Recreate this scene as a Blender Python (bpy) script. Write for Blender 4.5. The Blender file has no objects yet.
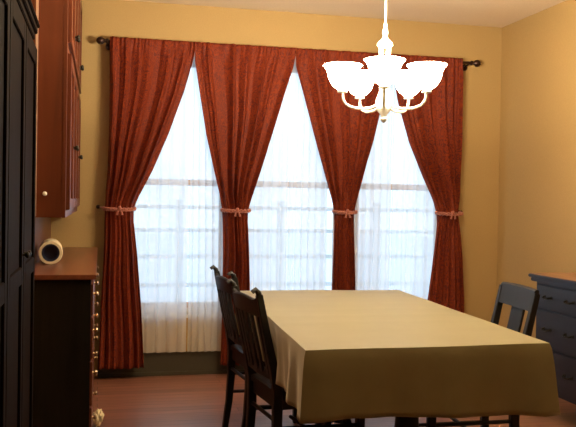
import bpy, bmesh, math, random
from mathutils import Vector, Matrix
random.seed(7)
S = bpy.context.scene
COL = S.collection
PI = math.pi

# ------------------------------------------------------------------ materials
def new_mat(name):
    m = bpy.data.materials.new(name); m.use_nodes = True
    nt = m.node_tree; b = nt.nodes['Principled BSDF']
    return m, nt, b

def plain(name, col, rough=.5, metal=0., bump=0., bscale=60., coat=0., sheen=0.):
    m, nt, b = new_mat(name)
    b.inputs['Base Color'].default_value = (*col, 1)
    b.inputs['Roughness'].default_value = rough
    b.inputs['Metallic'].default_value = metal
    b.inputs['Coat Weight'].default_value = coat
    b.inputs['Sheen Weight'].default_value = sheen
    tc = nt.nodes.new('ShaderNodeTexCoord')
    no = nt.nodes.new('ShaderNodeTexNoise'); no.inputs['Scale'].default_value = bscale
    no.inputs['Detail'].default_value = 4
    nt.links.new(tc.outputs['Object'], no.inputs['Vector'])
    mx = nt.nodes.new('ShaderNodeMix'); mx.data_type = 'RGBA'
    mx.inputs['A'].default_value = (*[c*.88 for c in col], 1)
    mx.inputs['B'].default_value = (*[min(1, c*1.1) for c in col], 1)
    nt.links.new(no.outputs['Fac'], mx.inputs['Factor'])
    nt.links.new(mx.outputs['Result'], b.inputs['Base Color'])
    if bump:
        bp = nt.nodes.new('ShaderNodeBump'); bp.inputs['Strength'].default_value = bump
        bp.inputs['Distance'].default_value = .01
        nt.links.new(no.outputs['Fac'], bp.inputs['Height'])
        nt.links.new(bp.outputs['Normal'], b.inputs['Normal'])
    return m

def wood(name, dark, light, axis='Z', rough=.35, coat=.2, scale=18.):
    m, nt, b = new_mat(name)
    tc = nt.nodes.new('ShaderNodeTexCoord')
    mp = nt.nodes.new('ShaderNodeMapping')
    sc = {'X': (.06, 1, 1), 'Y': (1, .06, 1), 'Z': (1, 1, .06)}[axis]
    mp.inputs['Scale'].default_value = sc
    no = nt.nodes.new('ShaderNodeTexNoise'); no.inputs['Scale'].default_value = scale
    no.inputs['Detail'].default_value = 6; no.inputs['Distortion'].default_value = .6
    cr = nt.nodes.new('ShaderNodeValToRGB')
    cr.color_ramp.elements[0].position = .3; cr.color_ramp.elements[0].color = (*dark, 1)
    cr.color_ramp.elements[1].position = .75; cr.color_ramp.elements[1].color = (*light, 1)
    nt.links.new(tc.outputs['Object'], mp.inputs['Vector'])
    nt.links.new(mp.outputs['Vector'], no.inputs['Vector'])
    nt.links.new(no.outputs['Fac'], cr.inputs['Fac'])
    nt.links.new(cr.outputs['Color'], b.inputs['Base Color'])
    b.inputs['Roughness'].default_value = rough
    b.inputs['Coat Weight'].default_value = coat
    b.inputs['Coat Roughness'].default_value = .25
    b.inputs['Specular IOR Level'].default_value = .5 if coat else .05
    return m

def floor_mat():
    m, nt, b = new_mat('floor_planks')
    tc = nt.nodes.new('ShaderNodeTexCoord')
    br = nt.nodes.new('ShaderNodeTexBrick')
    br.inputs['Scale'].default_value = 1
    br.inputs['Brick Width'].default_value = 1.3
    br.inputs['Row Height'].default_value = .075
    br.inputs['Mortar Size'].default_value = .0022
    br.inputs['Color1'].default_value = (.19, .082, .055, 1)
    br.inputs['Color2'].default_value = (.30, .128, .078, 1)
    br.inputs['Mortar'].default_value = (.04, .015, .01, 1)
    br.offset = .37
    nt.links.new(tc.outputs['Object'], br.inputs['Vector'])
    mp = nt.nodes.new('ShaderNodeMapping'); mp.inputs['Scale'].default_value = (.08, 1, 1)
    no = nt.nodes.new('ShaderNodeTexNoise'); no.inputs['Scale'].default_value = 40
    no.inputs['Detail'].default_value = 5
    nt.links.new(tc.outputs['Object'], mp.inputs['Vector'])
    nt.links.new(mp.outputs['Vector'], no.inputs['Vector'])
    mx = nt.nodes.new('ShaderNodeMix'); mx.data_type = 'RGBA'; mx.blend_type = 'MULTIPLY'
    mx.inputs['Factor'].default_value = .55
    cr = nt.nodes.new('ShaderNodeValToRGB')
    cr.color_ramp.elements[0].position = .3; cr.color_ramp.elements[0].color = (.45, .45, .45, 1)
    cr.color_ramp.elements[1].position = .7; cr.color_ramp.elements[1].color = (1.3, 1.2, 1.2, 1)
    nt.links.new(no.outputs['Fac'], cr.inputs['Fac'])
    nt.links.new(br.outputs['Color'], mx.inputs['A']); nt.links.new(cr.outputs['Color'], mx.inputs['B'])
    nt.links.new(mx.outputs['Result'], b.inputs['Base Color'])
    b.inputs['Roughness'].default_value = .38
    b.inputs['Coat Weight'].default_value = .25
    b.inputs['Coat Roughness'].default_value = .3
    bp = nt.nodes.new('ShaderNodeBump'); bp.inputs['Strength'].default_value = .3
    bp.inputs['Distance'].default_value = .004; bp.invert = True
    nt.links.new(br.outputs['Fac'], bp.inputs['Height'])
    nt.links.new(bp.outputs['Normal'], b.inputs['Normal'])
    return m

def damask_mat():
    m, nt, b = new_mat('red_damask')
    tc = nt.nodes.new('ShaderNodeTexCoord')
    vo = nt.nodes.new('ShaderNodeTexNoise'); vo.inputs['Scale'].default_value = 15
    vo.inputs['Detail'].default_value = 1.5; vo.inputs['Distortion'].default_value = 6.2
    nt.links.new(tc.outputs['UV'], vo.inputs['Vector'])
    cr = nt.nodes.new('ShaderNodeValToRGB')
    cr.color_ramp.elements[0].position = .46; cr.color_ramp.elements[0].color = (.235, .036, .009, 1)
    cr.color_ramp.elements[1].position = .56; cr.color_ramp.elements[1].color = (.105, .014, .009, 1)
    nt.links.new(vo.outputs['Fac'], cr.inputs['Fac'])
    nt.links.new(cr.outputs['Color'], b.inputs['Base Color'])
    r2 = nt.nodes.new('ShaderNodeMapRange')
    r2.inputs['From Min'].default_value = .46; r2.inputs['From Max'].default_value = .56
    r2.inputs['To Min'].default_value = .8; r2.inputs['To Max'].default_value = .6
    nt.links.new(vo.outputs['Fac'], r2.inputs['Value'])
    nt.links.new(r2.outputs['Result'], b.inputs['Roughness'])
    b.inputs['Sheen Weight'].default_value = 0.; b.inputs['Specular IOR Level'].default_value = .22
    b.inputs['Sheen Tint'].default_value = (.9, .4, .45, 1)
    return m

def sheer_mat():
    m = bpy.data.materials.new('white_sheer'); m.use_nodes = True
    nt = m.node_tree; nt.nodes.clear()
    out = nt.nodes.new('ShaderNodeOutputMaterial')
    tr = nt.nodes.new('ShaderNodeBsdfTransparent'); tr.inputs['Color'].default_value = (1, 1, 1, 1)
    tl = nt.nodes.new('ShaderNodeBsdfTranslucent'); tl.inputs['Color'].default_value = (.93, .95, .98, 1)
    df = nt.nodes.new('ShaderNodeBsdfDiffuse'); df.inputs['Color'].default_value = (.9, .9, .9, 1)
    a = nt.nodes.new('ShaderNodeMixShader'); a.inputs['Fac'].default_value = .35
    nt.links.new(tl.outputs[0], a.inputs[1]); nt.links.new(df.outputs[0], a.inputs[2])
    mx = nt.nodes.new('ShaderNodeMixShader')
    tc = nt.nodes.new('ShaderNodeTexCoord')
    mp = nt.nodes.new('ShaderNodeMapping'); mp.inputs['Scale'].default_value = (1, 1, .02)
    no = nt.nodes.new('ShaderNodeTexNoise'); no.inputs['Scale'].default_value = 7
    no.inputs['Detail'].default_value = 2
    nt.links.new(tc.outputs['Object'], mp.inputs['Vector']); nt.links.new(mp.outputs['Vector'], no.inputs['Vector'])
    r = nt.nodes.new('ShaderNodeMapRange')
    r.inputs['From Min'].default_value = .3; r.inputs['From Max'].default_value = .7
    r.inputs['To Min'].default_value = .52; r.inputs['To Max'].default_value = .8
    nt.links.new(no.outputs['Fac'], r.inputs['Value'])
    nt.links.new(r.outputs['Result'], mx.inputs['Fac'])
    nt.links.new(tr.outputs[0], mx.inputs[1]); nt.links.new(a.outputs[0], mx.inputs[2])
    nt.links.new(mx.outputs[0], out.inputs['Surface'])
    return m

def glass_mat():
    m = bpy.data.materials.new('window_glass'); m.use_nodes = True
    nt = m.node_tree; nt.nodes.clear()
    out = nt.nodes.new('ShaderNodeOutputMaterial')
    tr = nt.nodes.new('ShaderNodeBsdfTransparent'); tr.inputs['Color'].default_value = (.95, .98, 1, 1)
    gl = nt.nodes.new('ShaderNodeBsdfGlossy'); gl.inputs['Roughness'].default_value = .03
    mx = nt.nodes.new('ShaderNodeMixShader'); mx.inputs['Fac'].default_value = .05
    nt.links.new(tr.outputs[0], mx.inputs[1]); nt.links.new(gl.outputs[0], mx.inputs[2])
    nt.links.new(mx.outputs[0], out.inputs['Surface'])
    return m

def glow_mat(name, col, st):
    m, nt, b = new_mat(name)
    b.inputs['Base Color'].default_value = (.9, .88, .82, 1)
    b.inputs['Emission Color'].default_value = (*col, 1)
    b.inputs['Emission Strength'].default_value = st
    b.inputs['Roughness'].default_value = .4
    return m

M = dict(
    wall=plain('ochre_wall_paint', (.48, .325, .13), .75, bump=.06, bscale=120),
    rear=plain('dark_unseen_wall', (.05, .03, .02), .7),
    ceil=plain('tan_ceiling_paint', (.84, .71, .54), .85, bump=.05, bscale=90),
    floor=floor_mat(),
    base=plain('dark_olive_paint', (.045, .036, .018), .55),
    trimwood=wood('sash_wood', (.60, .46, .38), (.7, .56, .48), 'X', .5, 0),
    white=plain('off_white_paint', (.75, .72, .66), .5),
    damask=damask_mat(), sheer=sheer_mat(), glass=glass_mat(),
    rod=plain('dark_bronze', (.035, .015, .01), .3, .6),
    cord=plain('rose_cord', (.42, .13, .085), .45, sheen=.3, bump=.4, bscale=250),
    hutch=wood('reddish_cherry', (.12, .028, .010), (.19, .046, .016), 'Z', .4, .2),
    counter=wood('reddish_counter', (.14, .04, .02), (.25, .078, .035), 'Y', .3, .3),
    hedge=wood('pale_lit_edge', (.55, .36, .3), (.7, .5, .42), 'Z', .4, .1),
    dark=wood('near_black_wood', (.006, .003, .002), (.012, .006, .004), 'Z', .7, 0),
    darkcab=wood('black_brown_wood', (.012, .009, .006), (.022, .016, .011), 'Z', .6, 0),
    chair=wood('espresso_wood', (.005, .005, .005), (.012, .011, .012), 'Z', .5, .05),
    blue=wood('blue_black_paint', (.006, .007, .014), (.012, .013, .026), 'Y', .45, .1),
    brass=plain('worn_brass', (.5, .36, .2), .3, .9),
    pewter=plain('dark_pewter', (.03, .028, .02), .4, .7),
    sbtop=wood('brown_sideboard_top', (.22, .10, .045), (.36, .18, .085), 'Y', .35, .3),
    cloth=plain('olive_satin_cloth', (.32, .285, .14), .5, bump=.04, bscale=14, sheen=1.),
    paper=plain('cream_paper', (.78, .66, .45), .8, bump=.1),
    navy=plain('navy_core', (.015, .02, .05), .4),
    cream=plain('cream_cotton', (.8, .68, .42), .8, bump=.3),
    enamel=plain('ivory_enamel', (.85, .8, .68), .3),
    shade=glow_mat('lit_frosted_glass', (1, .86, .62), 48.),
    bulb=glow_mat('lit_bulb', (1, .8, .5), 25.),
    snow=plain('pale_ground', (.75, .77, .8), .9),
    rail=plain('pale_blue_paint', (.78, .84, .88), .6),
)
_c = M['cloth'].node_tree.nodes['Principled BSDF']
_c.inputs['Sheen Tint'].default_value = (1, .93, .78, 1); _c.inputs['Sheen Roughness'].default_value = .35
M['shade'].node_tree.nodes['Principled BSDF'].inputs['Transmission Weight'].default_value = 0

# ------------------------------------------------------------------ helpers
def BM(): return bmesh.new()

def box(bm, x0, x1, y0, y1, z0, z1, bev=0.):
    r = bmesh.ops.create_cube(bm, size=1)
    vs = r['verts']
    for v in vs:
        v.co = Vector(((x0+x1)/2 + v.co.x*(x1-x0), (y0+y1)/2 + v.co.y*(y1-y0), (z0+z1)/2 + v.co.z*(z1-z0)))
    if bev:
        es = list({e for v in vs for e in v.link_edges})
        bmesh.ops.bevel(bm, geom=es, offset=bev, segments=2, affect='EDGES')
    return bm

def sweep(bm, pts, radii, n=10, square=False, up=Vector((0, 1, 0)), caps=True):
    """tube (or flat bar) along points; radii = float or (a,b) per point; a is along `up`-side axis"""
    pts = [Vector(p) for p in pts]; rings = []
    for i, p in enumerate(pts):
        t = (pts[min(i+1, len(pts)-1)] - pts[max(i-1, 0)]).normalized()
        u = up - t*up.dot(t)
        if u.length < 1e-4: u = Vector((1, 0, 0)) - t*t.x
        u.normalize(); w = t.cross(u)
        r = radii[i] if isinstance(radii, list) else radii
        a, b = r if isinstance(r, tuple) else (r, r)
        ring = []
        if square:
            c = .82
            prof = [(1, c), (c, 1), (-c, 1), (-1, c), (-1, -c), (-c, -1), (c, -1), (1, -c)]
        else:
            prof = [(math.cos(2*PI*k/n), math.sin(2*PI*k/n)) for k in range(n)]
        for (ca, sb) in prof: ring.append(bm.verts.new(p + u*a*ca + w*b*sb))
        rings.append(ring)
    for r0, r1 in zip(rings, rings[1:]):
        k = len(r0)
        for j in range(k): bm.faces.new((r0[j], r0[(j+1) % k], r1[(j+1) % k], r1[j]))
    if caps:
        bm.faces.new(rings[0]); bm.faces.new(list(reversed(rings[-1])))
    return bm

def lathe(bm, prof, c=(0, 0, 0), n=28, axis='Z'):
    c = Vector(c); rings = []
    for r, h in prof:
        ring = []
        for k in range(n):
            a = 2*PI*k/n
            if axis == 'Z': v = Vector((r*math.cos(a), r*math.sin(a), h))
            elif axis == 'X': v = Vector((h, r*math.cos(a), r*math.sin(a)))
            else: v = Vector((r*math.cos(a), h, r*math.sin(a)))
            ring.append(bm.verts.new(c+v))
        rings.append(ring)
    for r0, r1 in zip(rings, rings[1:]):
        for j in range(n): bm.faces.new((r0[j], r0[(j+1) % n], r1[(j+1) % n], r1[j]))
    for ring, rr in ((rings[0], prof[0][0]), (rings[-1], prof[-1][0])):
        if rr < .004: bm.faces.new(ring)
    return bm

def ball(bm, c, r, sz=1.):
    res = bmesh.ops.create_uvsphere(bm, u_segments=16, v_segments=10, radius=r)
    for v in res['verts']: v.co = Vector((v.co.x, v.co.y, v.co.z*sz)) + Vector(c)
    return bm

def obj(name, bm, mat, parent=None, loc=(0, 0, 0), smooth=False, thick=0., label=None):
    bmesh.ops.recalc_face_normals(bm, faces=bm.faces)
    me = bpy.data.meshes.new(name); bm.to_mesh(me); bm.free()
    me.materials.append(mat)
    if smooth:
        me.polygons.foreach_set('use_smooth', [True]*len(me.polygons))
    o = bpy.data.objects.new(name, me); COL.objects.link(o); o.location = loc
    if smooth and hasattr(me, 'set_sharp_from_angle'): me.set_sharp_from_angle(angle=math.radians(42))
    if parent: o.parent = parent
    if thick:
        md = o.modifiers.new('thickness', 'SOLIDIFY'); md.thickness = thick; md.offset = 0
    if label: o['label'] = label
    return o

def tag(o, label, cat, group=None, kind=None):
    o['label'] = label; o['category'] = cat
    if group: o['group'] = group
    if kind: o['kind'] = kind
    return o

def thing(name, label, cat, loc=(0, 0, 0), rz=0, group=None):
    o = bpy.data.objects.new(name, None); COL.objects.link(o)
    o.empty_display_size = .1
    o.location = loc; o.rotation_euler = (0, 0, rz)
    return tag(o, label, cat, group)

def struct(name, bm, mat, **k):
    o = obj(name, bm, mat, **k); o['kind'] = 'structure'; return o

def copy_tree(o, parent=None):
    c = o.copy(); COL.objects.link(c)
    c.parent = parent
    for ch in list(o.children): copy_tree(ch, c)
    return c

# ------------------------------------------------------------------ setting
XL, XR, ZC, YR = -.33, 3.036, 2.632, -8.6
XL2 = -.95
WX0, WX1, WZ0, WZ1 = .15, 2.60, .435, 2.28
b = BM(); box(b, XL2-.2, XR+.2, YR-.2, .16, -.1, 0); struct('floor', b, M['floor'])
b = BM(); box(b, XL2-.2, XR+.2, YR-.2, .16, ZC, ZC+.1); struct('ceiling', b, M['ceil'])
b = BM()
box(b, XL-.6, WX0, 0, .16, 0, ZC); box(b, WX1, XR+.2, 0, .16, 0, ZC)
box(b, WX0, WX1, 0, .16, 0, WZ0); box(b, WX0, WX1, 0, .16, WZ1, ZC)
struct('wall_back', b, M['wall'])
b = BM(); box(b, XR, XR+.16, YR, 0, 0, ZC); struct('wall_right', b, M['wall'])
b = BM(); box(b, XL-.1, XL, -2.08, 0, 0, ZC); box(b, XL2, XL, -2.18, -2.08, 0, ZC)
box(b, XL2-.16, XL2, YR, -2.08, 0, ZC); struct('wall_left', b, M['wall'])
b = BM(); box(b, XL2-.2, XR+.2, YR-.16, YR, 0, ZC); struct('wall_rear', b, M['rear'])  # unseen wall behind the camera, darkened and set back to cut bounced light
b = BM(); box(b, .0, XR, -.022, 0, 0, .165, .004); box(b, 0, XR, -.034, -.022, 0, .03, .004)
struct('baseboard_back', b, M['base'])
b = BM(); box(b, XR-.02, XR, YR, -.036, 0, .165, .004); struct('baseboard_right', b, M['base'])

# window units
edges = [(.15, .92), (.98, 1.785), (1.835, 2.60)]
for i, (a, c) in enumerate(edges):
    b = BM()
    fr = .035
    box(b, a, a+fr, .02, .13, WZ0, WZ1); box(b, c-fr, c, .02, .13, WZ0, WZ1)
    box(b, a+fr, c-fr, .02, .13, WZ1-fr, WZ1); box(b, a+fr, c-fr, .02, .13, WZ0, WZ0+fr)
    w = struct('window_%d' % (i+1), b, M['white'])
    b = BM()   # upper sash (outer), lower sash (inner)
    zm = 1.37
    for (z0, z1, y0, y1) in ((zm-.02, WZ1-fr, .085, .115), (WZ0+fr, zm+.025, .05, .08)):
        x0, x1 = a+fr, c-fr; s = .038
        box(b, x0, x0+s, y0, y1, z0, z1); box(b, x1-s, x1, y0, y1, z0, z1)
        box(b, x0+s, x1-s, y0, y1, z1-s, z1); box(b, x0+s, x1-s, y0, y1, z0, z0+s)
    obj('sash', b, M['trimwood'], w)
    b = BM(); box(b, a+fr+.03, c-fr-.03, .098, .102, zm+.015, WZ1-fr-.035)
    box(b, a+fr+.03, c-fr-.03, .063, .067, WZ0+fr+.035, zm-.012); obj('pane', b, M['glass'], w)
b = BM(); box(b, .92, .98, .0, .14, WZ0, WZ1); struct('trim_1', b, M['white'])
b = BM(); box(b, 1.785, 1.835, .0, .14, WZ0, WZ1); struct('trim_2', b, M['white'])
b = BM(); box(b, .10, 2.65, -.03, .03, WZ0-.028, WZ0, .004); struct('trim_3', b, M['white'])

# outside
b = BM(); box(b, -14, 18, .2, 40, -.75, -.65); struct('ground', b, M['snow'])
r = thing('porch_railing', 'grey-blue porch railing seen faintly outside through the sheer curtains', 'railing', (1.4, 1.6, -.65))
for z in (1.83, 1.62, 1.38, 1.12):
    b = BM(); box(b, -2.6, 3.2, -.02, .02, z-.018, z+.018, .004); obj('rail', b, M['rail'], r)
for x in (-2.6, -1.65, -.7, .25, 1.2, 2.15, 3.1):
    b = BM(); box(b, x-.03, x+.03, -.03, .03, 0, 1.9, .005); obj('post', b, M['rail'], r)

# ------------------------------------------------------------------ curtain rod
YC = -.1; ZR = 2.323
r = thing('curtain_rod', 'dark bronze curtain rod with ball finials spanning the wide window', 'curtain rod', (1.385, YC, ZR))
b = BM(); lathe(b, [(.011, -1.36), (.011, 1.36)], axis='X', n=16)
bmesh.ops.holes_fill(b, edges=b.edges); obj('pole', b, M['rod'], r, smooth=True)
for s in (-1, 1):
    b = BM()
    lathe(b, [(0.0005, s*1.425), (.014, s*1.421), (.024, s*1.41), (.028, s*1.395), (.024, s*1.38), (.014, s*1.369), (.011, s*1.362), (.018, s*1.356), (.018, s*1.346), (.011, s*1.342)], axis='X', n=18)
    obj('finial', b, M['rod'], r, smooth=True)
    b = BM(); x = s*1.335
    sweep(b, [(x, .0, -.005), (x, .05, -.012), (x, .095, -.02)], .008)
    lathe(b, [(.0005, .0985), (.026, .0985), (.026, .09), (.012, .085)], c=(x, 0, -.02), axis='Y', n=16)
    obj('bracket', b, M['rod'], r, smooth=True)

# ------------------------------------------------------------------ drapes
ZT, ZTOP, ZTIE = 2.348, 2.348, 1.183
def interp(tab, z):
    if z >= tab[0][0]: return tab[0][1]
    for (z0, v0), (z1, v1) in zip(tab, tab[1:]):
        if z >= z1:
            t = (z0-z)/(z0-z1); return v0+(v1-v0)*t
    return tab[-1][1]

def drape(name, label, Lt, Rt, nf, seed, zbot=.085):
    rnd = random.Random(seed)
    NU, NZ = nf*24, 120
    ph = [rnd.uniform(-.5, .5) for _ in range(6)]
    am = [rnd.uniform(.35, 1.35) for _ in range(nf+2)]
    b = BM(); rows = []; uvd = {}
    cx = (interp(Lt, ZTIE)+interp(Rt, ZTIE))/2
    for j in range(NZ+1):
        t = j/NZ; z = ZT + (zbot-ZT)*t
        L, Rr = interp(Lt, z), interp(Rt, z)
        W = Rr-L
        pinch = math.exp(-((z-ZTIE)/.10)**2)
        pocket = math.exp(-((z-ZR)/.03)**2)
        row = []
        for i in range(NU+1):
            u = i/NU
            uu = u + .035*math.sin(2*PI*(1.3*u+ph[0])) + .016*math.sin(2*PI*(3.1*u+ph[1]) + z*1.3)
            f = uu*nf
            k = int(max(0, min(nf, math.floor(f))))
            fold = 1-2*abs(math.cos(PI*f+PI/2))**.8
            small = math.cos(2*PI*(f*2.3+ph[2]))*.22*(1+.5*math.sin(z*4+f))
            if z > ZR-.12:   # shirred gathers at the rod pocket
                g = (z-(ZR-.12))/.12; g = min(1, g)
            else: g = 0
            amp = (.026 + .020*min(1, (ZTOP-z)/.8))*(am[k]+(am[k+1]-am[k])*(f-k))
            if z < ZTIE: amp = (.016+.012*min(1, (ZTIE-z)/.5))*(am[k]+(am[k+1]-am[k])*(f-k))
            amp *= (1-.55*pinch)*(1-.55*g)
            y = YC - .034 - amp*(fold+small) - .005*g*math.cos(2*PI*f*2.9+ph[3])
            # round the bundle near the tie
            e = 2*u-1
            y -= .055*pinch*(math.sqrt(max(0, 1-e*e))-.35)
            if z < ZTIE: y -= .02*(math.sqrt(max(0, 1-e*e)))*min(1, (ZTIE-z)/.3)
            wob = .007*math.sin(z*7+ph[4]*6)*(1-pinch)*(1-g)
            x = L + W*u + wob*math.sin(PI*u) + .25*W/nf*math.sin(2*PI*f+.6)*(.5*(1-g))*math.sin(PI*min(1, max(0, u)))
            y = min(y, YC-.014)
            row.append(b.verts.new((x-cx, y-YC, z))); uvd[row[-1]] = (u*1.25+seed, z)
        rows.append(row)
    for r0, r1 in zip(rows, rows[1:]):
        for i in range(NU): b.faces.new((r0[i], r0[i+1], r1[i+1], r1[i]))
    uvl = b.loops.layers.uv.new('UVMap')
    for fc in b.faces:
        for lp in fc.loops: lp[uvl].uv = uvd[lp.vert]
    o = obj('drape', b, M['damask'], loc=(cx, YC, 0), smooth=True, thick=.003)
    tag(o, label, 'curtain', 'red damask drapes on the rod')
    return o

zt = [2.348, 2.29, 2.21, 2.0, 1.7, 1.45, 1.27, 1.18, 1.10, .85, .5, .05]
def tabl(vals): return list(zip(zt, vals))
#            top   2.29  2.21  2.0   1.7   1.45  1.27  1.18  1.10  .85  .5    .05
drape('drape', 'leftmost red damask drape, tied back to the left near the wooden hutch',
      tabl([.053, .052, .052, .055, .055, .05, .038, .034, .034, .030, .015, .004]),
      tabl([.632, .630, .615, .558, .455, .352, .262, .226, .226, .255, .285, .310]), 6, 1)
drape('drape', 'red damask drape gathered at its middle, behind the two chairs left of the table',
      tabl([.633, .632, .632, .668, .720, .780, .825, .842, .845, .850, .850, .845]),
      tabl([1.350, 1.348, 1.33, 1.262, 1.175, 1.10, 1.045, 1.024, 1.022, 1.035, 1.05, 1.06]), 6, 5)
drape('drape', 'red damask drape gathered at its middle, between the chandelier and the middle window',
      tabl([1.352, 1.35, 1.352, 1.415, 1.500, 1.580, 1.64, 1.660, 1.662, 1.655, 1.648, 1.64]),
      tabl([2.092, 2.09, 2.082, 2.02, 1.955, 1.88, 1.83, 1.813, 1.812, 1.82, 1.832, 1.84]), 6, 9)
drape('drape', 'rightmost red damask drape, tied back to the right beside bare ochre wall',
      tabl([2.094, 2.092, 2.098, 2.14, 2.235, 2.345, 2.435, 2.468, 2.468, 2.44, 2.395, 2.37]),
      tabl([2.645, 2.645, 2.645, 2.642, 2.64, 2.635, 2.635, 2.635, 2.645, 2.67, 2.69, 2.70]), 6, 13)

# tiebacks: two-strand rope around each bundle
def tieback(label, x0, x1, hook):
    cx = (x0+x1)/2; hw = (x1-x0)/2+.008
    r = thing('tieback', label, 'tieback', (cx, YC, ZTIE), group='rope tiebacks holding the drapes')
    for k in range(3):
        b = BM(); pts = []
        for i in range(49):
            a = 2*PI*i/48; tw = a*7 + k*2*PI/3
            rr = .0065
            ca, sa = math.cos(a), math.sin(a)
            pts.append((ca*(hw+rr*math.cos(tw)), -.045+sa*(.062+rr*math.cos(tw)), -.003+rr*math.sin(tw)*1.6+.006*sa))
        sweep(b, pts[:-1]+[pts[0]], .0048, n=7, caps=False, up=Vector((0, 0, 1)))
        obj('cord', b, M['cord'], r, smooth=True)
    b = BM(); ball(b, (0, -.115, .0), .013, 1.3); obj('knot', b, M['cord'], r, smooth=True)
    for s in (-1, 1):
        b = BM(); sweep(b, [(s*.004, -.118, -.008), (s*.014, -.122, -.028), (s*.017, -.12, -.045)], [.004, .006, .008], n=8)
        obj('tassel', b, M['cord'], r, smooth=True)
    if hook:
        b = BM(); s = hook
        sweep(b, [(s*(hw-.004), -.03, 0), (s*(hw+.02), .02, .004), (s*(hw+.035), .085, .006)], .0045, n=8)
        obj('cord_loop', b, M['cord'], r, smooth=True)
        b = BM(); lathe(b, [(.0005, .099), (.014, .099), (.014, .092), (.005, .088), (.005, .05), (.012, .046), (.012, .04), (.0005, .038)], c=(s*(hw+.038), 0, .006), axis='Y', n=14)
        obj('wall_hook', b, M['rod'], r, smooth=True)
tieback('rose rope tieback around the leftmost drape, hooked to the wall beside the hutch', .034, .226, -1)
tieback('rose rope tieback around the second drape from the left, above the chairs', .842, 1.024, 0)
tieback('rose rope tieback around the third drape from the left, below the chandelier', 1.66, 1.813, 0)
tieback('rose rope tieback around the rightmost drape, hooked to the bare wall at right', 2.461, 2.649, 1)

# sheers
def sheer(label, x0, x1, seed):
    rnd = random.Random(seed); b = BM(); rows = []
    NU, NZ = 110, 26; p = [rnd.uniform(0, 6) for _ in range(5)]
    cx = (x0+x1)/2
    for j in range(NZ+1):
        z = 2.30+(.172-2.30)*j/NZ; row = []
        for i in range(NU+1):
            u = i/NU
            y = -.062 + .009*math.sin(2*PI*u*6+p[0]+.6*math.sin(3*u+z)) + .002*math.sin(2*PI*u*17+p[1])
            x = x0+(x1-x0)*u + .010*math.sin(2*PI*u*6+p[0]+1.2)*math.sin(PI*u) + .006*math.sin(z*2.5+p[2])*u*(1-u)*4
            row.append(b.verts.new((x-cx, y, z)))
        rows.append(row)
    for r0, r1 in zip(rows, rows[1:]):
        for i in range(NU): b.faces.new((r0[i], r0[i+1], r1[i+1], r1[i]))
    o = obj('sheer_curtain', b, M['sheer'], loc=(cx, 0, 0), smooth=True)
    tag(o, label, 'sheer curtain', 'white sheers over the windows')
sheer('left half of the white sheers over the left window, next to the leftmost drape', .165, .606, 1)
sheer('right half of the white sheers over the left window, behind the farther chair', .616, .90, 2)
sheer('left half of the white sheers over the middle window, next to the second drape', .955, 1.33, 3)
sheer('right half of the white sheers over the middle window, ending short of the third drape', 1.335, 1.628, 4)
sheer('left half of the white sheers over the right window, below the chandelier', 1.76, 2.12, 5)
sheer('right half of the white sheers over the right window, next to the rightmost drape', 2.125, 2.60, 6)

# ------------------------------------------------------------------ chandelier
CX, CY = 1.262, -2.24
ch = thing('chandelier', 'lit ivory chandelier with five upturned frosted bell shades hanging above the table', 'chandelier', (CX, CY, 0))
b = BM(); lathe(b, [(.0005, ZC), (.06, ZC), (.062, ZC-.012), (.045, ZC-.03), (.015, ZC-.042), (.0045, ZC-.05), (.0045, 2.06)], n=24)
obj('stem', b, M['enamel'], ch, smooth=True)
b = BM()
lathe(b, [(.0045, 2.085), (.009, 2.075), (.006, 2.062), (.012, 2.05), (.013, 2.035), (.009, 2.028), (.013, 2.015), (.022, 2.005), (.034, 1.992), (.036, 1.982), (.03, 1.975), (.0005, 1.974)], n=24)
obj('cap', b, M['enamel'], ch, smooth=True)
for k in range(4):
    a = PI/4+k*PI/2
    b = BM(); x, y = .024*math.cos(a), .024*math.sin(a)
    lathe(b, [(.0005, 1.979), (.005, 1.978), (.005, 1.90), (.0005, 1.899)], c=(x, y, 0), n=10)
    obj('column_rod', b, M['enamel'], ch, smooth=True)
b = BM()
lathe(b, [(.0005, 1.905), (.032, 1.904), (.036, 1.892), (.026, 1.88), (.018, 1.86), (.016, 1.80), (.024, 1.765), (.036, 1.735), (.04, 1.71), (.034, 1.685), (.018, 1.668), (.012, 1.655), (.016, 1.645), (.010, 1.632), (.0005, 1.626)], n=28)
obj('hub', b, M['enamel'], ch, smooth=True)
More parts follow.
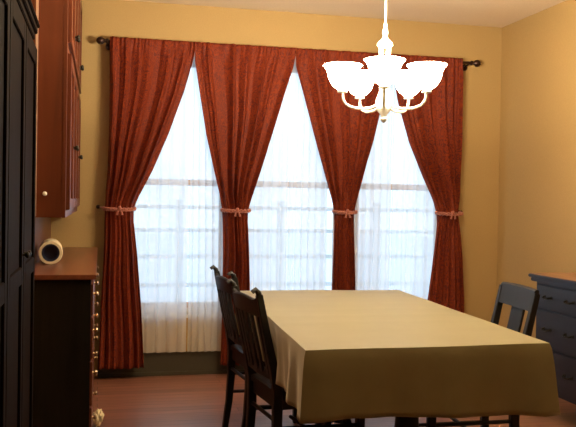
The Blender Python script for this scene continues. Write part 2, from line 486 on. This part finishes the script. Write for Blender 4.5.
# direction from chandelier towards the camera
toward = math.atan2(-5.72-CY, 0-CX)
RA = .198
for k in range(5):
    a = toward + k*2*PI/5
    d = Vector((math.cos(a), math.sin(a), 0)); c = d*RA
    b = BM(); pts = []
    key = [(.03, 1.71), (.06, 1.694), (.10, 1.688), (.14, 1.69), (.175, 1.702), (.194, 1.728), (.198, 1.765)]
    for (rr, zz) in key: pts.append((d.x*rr, d.y*rr, zz))
    # smooth by subdividing with Catmull-Rom
    P = [Vector(p) for p in pts]; Q = []
    for i in range(len(P)-1):
        p0, p1, p2, p3 = P[max(i-1, 0)], P[i], P[i+1], P[min(i+2, len(P)-1)]
        for s in range(4):
            t = s/4
            Q.append(.5*((2*p1)+(p2-p0)*t+(2*p0-5*p1+4*p2-p3)*t*t+(3*p1-p0-3*p2+p3)*t**3))
    Q.append(P[-1])
    sweep(b, Q, .0065, n=10, up=Vector((0, 0, 1)))
    arm = obj('arm', b, M['enamel'], ch, smooth=True)
    b = BM()
    lathe(b, [(.0005, 1.755), (.022, 1.757), (.024, 1.763), (.014, 1.768), (.014, 1.785), (.0005, 1.787)], c=c, n=18)
    obj('socket_cup', b, M['enamel'], ch, smooth=True)
    b = BM()
    lathe(b, [(.012, 1.772), (.026, 1.776), (.042, 1.788), (.056, 1.808), (.064, 1.83), (.069, 1.852), (.077, 1.868), (.089, 1.880)], c=c, n=36)
    obj('lamp_shade', b, M['shade'], ch, smooth=True, thick=.003)
    b = BM(); lathe(b, [(.0005, 1.787), (.012, 1.788), (.013, 1.80), (.022, 1.825), (.024, 1.84), (.017, 1.855), (.0005, 1.862)], c=c, n=18)
    obj('bulb', b, M['bulb'], ch, smooth=True)
    li = bpy.data.lights.new('bulb_light', 'POINT'); li.energy = 34; li.shadow_soft_size = .03
    li.color = (1, .83, .58)
    lo = bpy.data.objects.new('bulb_light', li); COL.objects.link(lo); lo.parent = ch
    lo.location = (c.x, c.y, 1.895)
ch.location.z = -.010
for o_ in ch.children:
    if o_.name.startswith('stem'): o_.location.z = .010

# ------------------------------------------------------------------ table and cloth
Q4 = [Vector((.682, -3.118)), Vector((1.602, -3.108)), Vector((1.685, -1.375)), Vector((.765, -1.33))]
tc = sum(Q4, Vector((0, 0)))/4
def bil(u, v):
    return Q4[0]*(1-u)*(1-v)+Q4[1]*u*(1-v)+Q4[2]*u*v+Q4[3]*(1-u)*v
t = thing('dining_table', 'long dark rectangular dining table hidden under a khaki cloth, chairs tucked in', 'table', (tc.x, tc.y, 0))
b = BM(); vs = []
for z in (.712, .742):
    for (u, v) in ((.012, .008), (.988, .008), (.988, .992), (.012, .992)):
        p = bil(u, v)-tc; vs.append(b.verts.new((p.x, p.y, z)))
for f in ((0, 1, 2, 3), (7, 6, 5, 4), (0, 4, 5, 1), (1, 5, 6, 2), (2, 6, 7, 3), (3, 7, 4, 0)): b.faces.new([vs[i] for i in f])
obj('tabletop', b, M['chair'], t)
b = BM()
cs = [bil(u, v)-tc for (u, v) in ((.13, .07), (.87, .07), (.87, .93), (.13, .93))]
for i in range(4):
    p, q = cs[i], cs[(i+1) % 4]
    sweep(b, [(p.x, p.y, .667), (q.x, q.y, .667)], (.045, .011), square=True, up=Vector((0, 0, 1)))
obj('apron', b, M['chair'], t)
for vv in (.2, .8):
    p = bil(.5, vv)-tc + Vector((.035, 0))
    b = BM()
    lathe(b, [(.0005, .10), (.05, .10), (.058, .13), (.045, .17), (.032, .2), (.042, .26), (.05, .34), (.044, .44), (.03, .52), (.042, .56), (.06, .60), (.06, .655), (.0005, .656)], c=(p.x, p.y, 0), n=24)
    ped = obj('pedestal', b, M['chair'], t, smooth=True)
    b = BM(); box(b, p.x-.20, p.x+.20, p.y-.035, p.y+.035, .656, .711, .006); obj('cross_beam', b, M['chair'], t)
    for s_ in (-1, 1):
        b = BM(); sweep(b, [(p.x, p.y+s_*.03, .14), (p.x, p.y+s_*.10, .13), (p.x, p.y+s_*.18, .07), (p.x, p.y+s_*.25, .022), (p.x, p.y+s_*.28, .017)], [(.022, .03), (.022, .03), (.02, .024), (.018, .018), (.02, .017)], square=True, up=Vector((1, 0, 0)))
        obj('foot', b, M['chair'], ped)

def cloth():
    b = BM(); N = 26; MM = 46; ztop = .7475
    rnd = random.Random(3)
    grid = {}
    for j in range(MM+1):
        for i in range(N+1):
            u, v = i/N, j/MM
            p = bil(u, v)-tc
            z = ztop + .0012*math.sin(u*9+v*4)*math.sin(v*13+1)
            if 0 < i < N and 0 < j < MM: z += .0012*max(0, math.cos((v-.33)*60))**8+.0012*max(0, math.cos((u-.5)*40))**10
            grid[i, j] = b.verts.new((p.x, p.y, z))
    for j in range(MM):
        for i in range(N): b.faces.new((grid[i, j], grid[i+1, j], grid[i+1, j+1], grid[i, j+1]))
    # border loop, with direction outwards
    per = [(i, 0) for i in range(N)]+[(N, j) for j in range(MM)]+[(i, MM) for i in range(N, 0, -1)]+[(0, j) for j in range(MM, 0, -1)]
    n = len(per); rows = [[grid[k] for k in per]]
    NR = 12; drop = .24
    nrm = []
    for idx, (i, j) in enumerate(per):
        p = bil(i/N, j/MM)-tc
        ox = -1 if i == 0 else (1 if i == N else 0); oy = -1 if j == 0 else (1 if j == MM else 0)
        d = Vector((ox, oy)).normalized()
        # distance to nearest corner
        L = min((p-(q-tc)).length for q in Q4)
        nrm.append((p, d, L, ox, oy))
    for r in range(1, NR+1):
        s = r/NR; row = []
        for idx, (p, d, L, ox, oy) in enumerate(nrm):
            if ox and oy: side = d
            else: side = d
            corner = math.exp(-(L/.09)**2)
            a = idx*2*PI/n
            if oy:   fold = .010*math.sin(p.x*17+1)+.006*math.sin(p.x*41)
            else:    fold = .014*math.sin(p.y*19+2)+.009*math.sin(p.y*37+1)
            # quick roll over the edge then hang
            roll = .010*(1-math.exp(-s*9))
            off = roll + s*(.004+fold*.7+.006) + corner*s*(.02)
            if ox == -1 and not oy:
                off = roll*.6 + s*(fold*1.1-.006)+corner*s*.03
                w = max(math.exp(-((p.y+tc.y+2.30)/.27)**2), math.exp(-((p.y+tc.y+1.53)/.27)**2))
                off -= w*.05*min(1, s*1.6)
            if oy == 1 or (ox == 1 and not oy): off += .0
            zz = ztop - drop*s + corner*s*(-.01)
            if s < .1: zz = ztop - drop*s*.9
            zz += .010*math.sin(p.x*5+p.y*3)*s
            P = p+d*off
            row.append(b.verts.new((P.x, P.y, zz)))
        rows.append(row)
    for r0, r1 in zip(rows, rows[1:]):
        for i in range(n): b.faces.new((r0[i], r0[(i+1) % n], r1[(i+1) % n], r1[i]))
    o = obj('tablecloth', b, M['cloth'], loc=(tc.x, tc.y, 0), smooth=True, thick=.0025)
    tag(o, 'khaki-gold cloth draped over the dining table, skirt hanging to chair seat height', 'tablecloth')
cloth()

# ------------------------------------------------------------------ chairs: local +X is the direction one faces, origin under seat centre
def backx(z):   # rear face profile of the back posts
    tab = [(.89, -.285), (.80, -.266), (.70, -.244), (.55, -.209), (.45, -.19), (.3, -.19), (.15, -.2), (0, -.222)]
    return interp(tab, z)
HW = .182
def chair(label, loc, rz, style, group):
    r = thing('dining_chair', label, 'chair', loc, rz, group)
    for s in (-1, 1):
        b = BM()
        zs = [0, .15, .3, .45, .55, .7, .8, .862]
        pts = [(backx(z), s*(HW-.012+.012*z), z) for z in zs]
        sweep(b, pts, [(.013, .015), (.015, .017), (.017, .019), (.018, .020), (.017, .018), (.015, .015), (.014, .014), (.013, .013)], square=True)
        obj('back_post', b, M['chair'], r)
        b = BM()
        sweep(b, [(.19, s*.175, 0), (.19, s*.178, .2), (.188, s*.18, .43)], [(.013, .013), (.015, .015), (.02, .02)], square=True)
        obj('leg', b, M['chair'], r)
    # seat
    b = BM()
    prof = [(-.20, .172), (-.10, .188), (.05, .2), (.17, .205), (.205, .19), (.215, .15)]
    ring = [(x, y) for x, y in prof]+[(x, -y) for x, y in reversed(prof)]
    lo = [b.verts.new((x, y, .435)) for x, y in ring]; hi = [b.verts.new((x, y, .458)) for x, y in ring]
    hi2 = [b.verts.new((x*.94, y*.94, .463)) for x, y in ring]
    b.faces.new(lo); b.faces.new(list(reversed(hi2)))
    for A_, B_ in ((lo, hi), (hi, hi2)):
        for i in range(len(A_)):
            k = (i+1) % len(A_); b.faces.new((A_[i], A_[k], B_[k], B_[i]))
    obj('seat', b, M['chair'], r)
    b = BM()
    for (x0, x1, y0, y1) in ((-.18, .18, .165, .18), (-.18, .18, -.18, -.165), (.175, .19, -.165, .165), (-.19, -.175, -.165, .165)):
        box(b, x0, x1, y0, y1, .38, .436)
    obj('seat_frame', b, M['chair'], r)
    for s in (-1, 1):
        for z in (.20, .30):
            b = BM(); sweep(b, [(backx(z)+.01, s*.176, z), (.19, s*.177, z-.01)], .009, n=8); obj('stretcher', b, M['chair'], r, smooth=True)
    b = BM(); sweep(b, [(0, -.17, .25), (0, .17, .25)], .009, n=8); obj('stretcher', b, M['chair'], r, smooth=True)
    b = BM(); sweep(b, [(backx(.33), -.17, .33), (backx(.33), .17, .33)], .009, n=8); obj('stretcher', b, M['chair'], r, smooth=True)
    # crest rail: swept along y, flat, leaning
    b = BM()
    N = 24; rows = []
    for i in range(N+1):
        u = -1+2*i/N; y = u*(HW+(.012 if style == 'scroll' else -.002))
        bow = (-.018 if style == 'scroll' else -.006)*(1-u*u)
        if style == 'scroll':
            top = .846+.006*math.cos(u*PI*1.0) + .024*max(0, abs(u)-.72)/.28
            bot = .765+.010*(1-u*u)
            if abs(u) > .88: bot += (abs(u)-.88)/.12*.06
        else:
            top = .878+.004*(1-u*u); bot = .782
        xb = lambda z: backx(z)+bow
        th = .011
        row = []
        for (z, dx) in ((bot, -th), (top-.006, -th), (top, -th*.4), (top, th*.4), (top-.006, th), (bot, th)):
            row.append(b.verts.new((xb(z)+dx, y, z)))
        rows.append(row)
    for r0, r1 in zip(rows, rows[1:]):
        for j in range(6): b.faces.new((r0[j], r0[(j+1) % 6], r1[(j+1) % 6], r1[j]))
    b.faces.new(rows[0]); b.faces.new(list(reversed(rows[-1])))
    crest = obj('crest_rail', b, M['chair'], r, smooth=style == 'scroll')
    if style == 'scroll':
        for s in (-1, 1):
            b = BM()
            sweep(b, [(backx(.84), s*(HW-.002), .84), (backx(.87)-.002, s*(HW+.001), .872), (backx(.87)-.016, s*(HW+.003), .886), (backx(.87)-.030, s*(HW+.003), .876)],
                  [(.012, .012), (.013, .012), (.013, .011), (.014, .009)], n=10)
            obj('scroll_ear', b, M['chair'], r, smooth=True)
    # lower back rail
    b = BM(); sweep(b, [(backx(.52), -.178, .52), (backx(.52)-.012, 0, .52), (backx(.52), .178, .52)], (.018, .01), square=True, up=Vector((0, 0, 1)))
    obj('back_rail', b, M['chair'], r)
    if style == 'scroll':
        ys = [(-.132, .014), (-.067, .014), (0, .022), (.067, .014), (.132, .014)]
    else:
        ys = [(0, .062)]
    for (y, hw) in ys:
        b = BM(); bw = -.018*(1-(y/.19)**2)
        sweep(b, [(backx(z)+bw, y, z) for z in (.525, .60, .70, .79)], (hw, .006), square=True)
        obj('slat', b, M['chair'], r)
    return r
# crest at local x = -.262 ; chairs at left face +X
grp = 'dark wooden chairs tucked under the table'
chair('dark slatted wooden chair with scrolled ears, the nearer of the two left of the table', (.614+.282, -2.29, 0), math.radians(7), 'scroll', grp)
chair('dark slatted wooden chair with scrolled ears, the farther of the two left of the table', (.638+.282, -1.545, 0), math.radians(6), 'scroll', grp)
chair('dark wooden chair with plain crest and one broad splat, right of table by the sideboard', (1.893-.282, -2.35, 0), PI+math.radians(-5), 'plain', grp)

# ------------------------------------------------------------------ sideboard
SX, SY0, SY1, SH = 2.53, -2.95, -1.385, .845
sb = thing('sideboard', 'blue-black sideboard with brown wooden top and drawers against the right wall', 'sideboard', (2.78, (SY0+SY1)/2, 0))
yc = (SY0+SY1)/2; hl = (SY1-SY0)/2
def lx(x): return x-2.78
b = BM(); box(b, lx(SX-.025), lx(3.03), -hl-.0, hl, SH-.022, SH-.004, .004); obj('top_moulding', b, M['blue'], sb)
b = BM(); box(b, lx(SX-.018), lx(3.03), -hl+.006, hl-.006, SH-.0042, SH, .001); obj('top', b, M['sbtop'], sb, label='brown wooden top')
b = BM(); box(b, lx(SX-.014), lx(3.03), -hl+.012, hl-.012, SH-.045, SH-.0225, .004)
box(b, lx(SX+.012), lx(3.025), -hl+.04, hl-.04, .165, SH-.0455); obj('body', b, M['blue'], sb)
for sx in (SX+.035, 2.99):
    for sy in (-1, 1):
        b = BM(); sweep(b, [(lx(sx), sy*(hl-.07), .166), (lx(sx), sy*(hl-.065), .08), (lx(sx), sy*(hl-.062), 0)], [(.026, .026), (.02, .02), (.014, .014)], square=True)
        obj('leg', b, M['blue'], sb)
nd = 3
wd = (2*hl-.12)/nd
for c in range(nd):
    y0 = hl-.06-c*wd
    for (z0, z1) in ((.655, .785), (.43, .64), (.2, .415)):
        b = BM(); box(b, lx(SX-.004), lx(SX+.012), y0-wd+.012, y0-.012, z0, z1, .004)
        d = obj('drawer', b, M['blue'], sb)
        for q in (.27, .73):
            b = BM(); yy = y0-q*wd; zz = (z0+z1)/2; x = lx(SX-.004)
            sweep(b, [(x, yy-.035, zz), (x-.02, yy-.028, zz-.004), (x-.024, yy, zz-.008), (x-.02, yy+.028, zz-.004), (x, yy+.035, zz)], .005, n=8)
            lathe(b, [(.0005, -.003), (.011, -.003), (.011, .0)], c=(x, yy-.035, zz), axis='X', n=12)
            lathe(b, [(.0005, -.003), (.011, -.003), (.011, .0)], c=(x, yy+.035, zz), axis='X', n=12)
            obj('pull', b, M['pewter'], d, smooth=True)

# ------------------------------------------------------------------ built-in hutch on the left
HY0, HY1 = -2.05, -.012
up = thing('wall_cabinet', 'tall reddish-brown wooden upper cabinet mounted above the wooden counter', 'cabinet', (-.244, -1.03, 1.16))
o3 = Vector((-.23, -1.03, 1.16))
def lb(b, x0, x1, y0, y1, z0, z1, o, bev=0): return box(b, x0-o.x, x1-o.x, y0-o.y, y1-o.y, z0-o.z, z1-o.z, bev)
b = BM(); lb(b, XL+.018, -.15, HY0, -.10, 1.16, 2.60, o3, .003); obj('body', b, M['hutch'], up)
b = BM(); lb(b, -.268, -.258, HY0-.006, HY0, 1.165, 2.59, o3); obj('lit_edge_strip', b, M['hedge'], up, label='pale strip painted as the lit panel edge')  # pale colour stands in for light along the end panel's edge
b = BM()
lb(b, -.15, -.135, HY0, HY0+.05, 1.16, 2.60, o3); lb(b, -.15, -.135, -.15, -.10, 1.16, 2.60, o3)
lb(b, -.15, -.135, HY0+.05, -.15, 1.16, 1.19, o3); lb(b, -.15, -.135, HY0+.05, -.15, 1.90, 1.94, o3); lb(b, -.15, -.135, HY0+.05, -.15, 2.52, 2.60, o3)
obj('face_frame', b, M['hutch'], up)
nd = 4; y0, y1 = HY0+.05, -.15; w = (y1-y0)/nd
for c in range(nd):
    for (z0, z1) in ((1.195, 1.895), (1.945, 2.515)):
        a0, a1 = y0+c*w+.006, y0+(c+1)*w-.006
        b = BM(); lb(b, -.1345, -.128, a0, a1, z0, z1, o3)
        for (q0, q1, q2, q3) in ((a0, a0+.05, z0, z1), (a1-.05, a1, z0, z1), (a0+.05, a1-.05, z0, z0+.05), (a0+.05, a1-.05, z1-.05, z1)):
            lb(b, -.128, -.118, q0, q1, q2, q3, o3, .002)
        d = obj('door', b, M['hutch'], up)
        kz = 1.50 if z0 < 1.5 else 2.05
        ky = a1-.028 if c % 2 == 0 else a0+.028
        b = BM(); lathe(b, [(.0005, .026), (.010, .024), (.013, .017), (.009, .009), (.005, .006), (.007, 0), (.0005, -.0005)], c=(-.118-o3.x, ky-o3.y, kz-o3.z), axis='X', n=14)
        obj('knob', b, M['pewter'], d, smooth=True)
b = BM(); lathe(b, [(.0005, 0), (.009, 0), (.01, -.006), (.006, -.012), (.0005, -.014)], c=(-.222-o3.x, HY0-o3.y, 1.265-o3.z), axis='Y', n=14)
obj('disc', b, M['white'], up, smooth=True, label='small white button')  # small white disc on the end panel

bp = BM(); box(bp, -.003, .003, -1.015, 1.015, 0, .2515); bk = obj('back_panel', bp, M['hutch'], loc=(XL+.0035, -1.035, .9085))
tag(bk, 'low reddish-brown wooden backsplash between the counter and the wall cabinet', 'backsplash')

lo = thing('base_cabinet', 'near-black base cabinet with drawers under the wooden counter at left', 'cabinet', (-.18, -1.03, 0))
o4 = Vector((-.18, -1.03, 0))
b = BM(); lb(b, XL+.002, -.035, HY0+.01, -.04, .07, .884, o4, .003); lb(b, XL+.01, -.07, HY0+.02, -.05, 0, .07, o4)
obj('body', b, M['darkcab'], lo)
nd = 4; y0, y1 = HY0+.03, -.06; w = (y1-y0)/nd
for c in range(nd):
    for (z0, z1) in ((.72, .86), (.52, .71), (.31, .51), (.09, .30)):
        a0, a1 = y0+c*w+.006, y0+(c+1)*w-.006
        b = BM(); lb(b, -.035, -.024, a0, a1, z0, z1, o4, .003); d = obj('drawer', b, M['hutch'], lo, label='reddish drawer front')
        b = BM(); lathe(b, [(.0005, .024), (.010, .022), (.013, .016), (.009, .009), (.005, .006), (.007, 0), (.0005, -.0005)], c=(-.024-o4.x, (a0+a1)/2-o4.y, (z0+z1)/2-o4.z), axis='X', n=14)
        obj('knob', b, M['brass'], d, smooth=True, label='brass knob')
b = BM(); box(b, -.158, .158, -1.02, 1.02, 0, .022, .003); ct = obj('countertop', b, M['counter'], loc=(-.1695, -1.034, .885))
tag(ct, 'reddish-brown wooden countertop on the near-black base cabinet', 'countertop')

# paper towel roll
pr = thing('paper_roll', 'cream paper roll with dark blue open core lying on the countertop', 'paper roll', (-.24, -1.5, .9075+.06), rz=math.radians(3))
b = BM(); R0, R1, Ln = .0595, .045, .29
lathe(b, [(R1, 0), (R0-.003, 0), (R0, .003), (R0, Ln-.003), (R0-.003, Ln), (R1, Ln)], axis='Y', n=40)
obj('paper', b, M['paper'], pr, smooth=True)
b = BM(); lathe(b, [(R1-.012, .004), (R1-.001, .001), (R1-.001, Ln-.001), (R1-.012, Ln-.004)], axis='Y', n=36)
lathe(b, [(.0005, .03), (R1-.001, .03)], axis='Y', n=36)
obj('core', b, M['navy'], pr, smooth=True, label='dark blue core')

# rag on floor
b = BM()
bmesh.ops.create_icosphere(b, subdivisions=4, radius=1)
rr = random.Random(4)
from mathutils import noise
for v in b.verts:
    nn = noise.noise(v.co*2.1)*.5+noise.noise(v.co*5)*.22
    v.co = v.co*(1+nn)
zmin = min(v.co.z for v in b.verts)
for v in b.verts: v.co = Vector((v.co.x*.026, v.co.y*.03, (v.co.z-zmin)*.042))
rg = obj('crumpled_rag', b, M['cream'], loc=(.006, -1.25, .0), smooth=True)
tag(rg, 'small crumpled cream rag on the floor at the foot of the base cabinet', 'rag')

# ------------------------------------------------------------------ tall dark cabinet at the very left
DX, DY0, DY1, DH = -.262, -4.3, -2.30, 1.87
tcb = thing('tall_cabinet', 'tall near-black cabinet with projecting cornice at the left edge, nearest the camera', 'cabinet', (-.58, -3.3, 0))
o5 = Vector((-.58, -3.3, 0))
b = BM(); lb(b, -.93, DX-.012, DY0, DY1, 0, DH, o5, .004); obj('body', b, M['dark'], tcb)
b = BM()
for k, (pr_, z0, z1) in enumerate(((.0, DH, DH+.02), (.008, DH+.02, DH+.045), (.018, DH+.045, DH+.07), (.026, DH+.07, DH+.085))):
    lb(b, -.93, DX-.012+pr_, DY0-pr_, DY1+pr_*.6, z0, z1, o5, .003)
obj('cornice', b, M['dark'], tcb)
b = BM(); lb(b, -.93, DX-.004, DY0-.006, DY1+.004, 0, .09, o5, .003); obj('plinth', b, M['dark'], tcb)
w = (DY1-DY0)/4
for c in range(4):
    a0, a1 = DY0+c*w+.006, DY0+(c+1)*w-.006
    b = BM(); lb(b, DX-.012, DX-.003, a0, a1, .1, DH-.02, o5)
    for (q0, q1, q2, q3) in ((a0, a0+.06, .1, DH-.02), (a1-.06, a1, .1, DH-.02), (a0+.06, a1-.06, .1, .17), (a0+.06, a1-.06, DH-.09, DH-.02), (a0+.06, a1-.06, .95, 1.01)):
        lb(b, DX-.003, DX+.006, q0, q1, q2, q3, o5, .002)
    d = obj('door', b, M['dark'], tcb)
    ky = a1-.03 if c % 2 == 0 else a0+.03
    b = BM(); lathe(b, [(.0005, .024), (.011, .02), (.012, .014), (.005, .006), (.006, 0), (.0005, -.0005)], c=(DX+.006-o5.x, ky-o5.y, 1.05), axis='X', n=14)
    obj('knob', b, M['pewter'], d, smooth=True)

# ------------------------------------------------------------------ world, camera, view
W = bpy.data.worlds.new('World'); S.world = W; W.use_nodes = True
bg = W.node_tree.nodes['Background']
bg.inputs['Color'].default_value = (.68, .84, 1, 1); bg.inputs['Strength'].default_value = 2.2

cam = bpy.data.cameras.new('camera'); co = bpy.data.objects.new('camera', cam); COL.objects.link(co)
f = 800.
cam.sensor_fit = 'HORIZONTAL'; cam.sensor_width = 36; cam.lens = f*36/576; cam.clip_start = .05
X = Vector((3400, -45.5, -800)).normalized(); Y = Vector((-188, 15.5, -800)).normalized()
Y = (Y - X*X.dot(Y)).normalized(); Z = X.cross(Y)
Rwc = Matrix((X, Y, Z))        # rows: world axes expressed in camera space = camera->world rotation
co.matrix_world = Matrix.Translation((0, -5.72, 1.25)) @ Rwc.to_4x4()
S.camera = co
v = S.view_settings; v.view_transform = 'Standard'; v.look = 'None'; v.exposure = 0; v.gamma = 1; v.use_curve_mapping = False
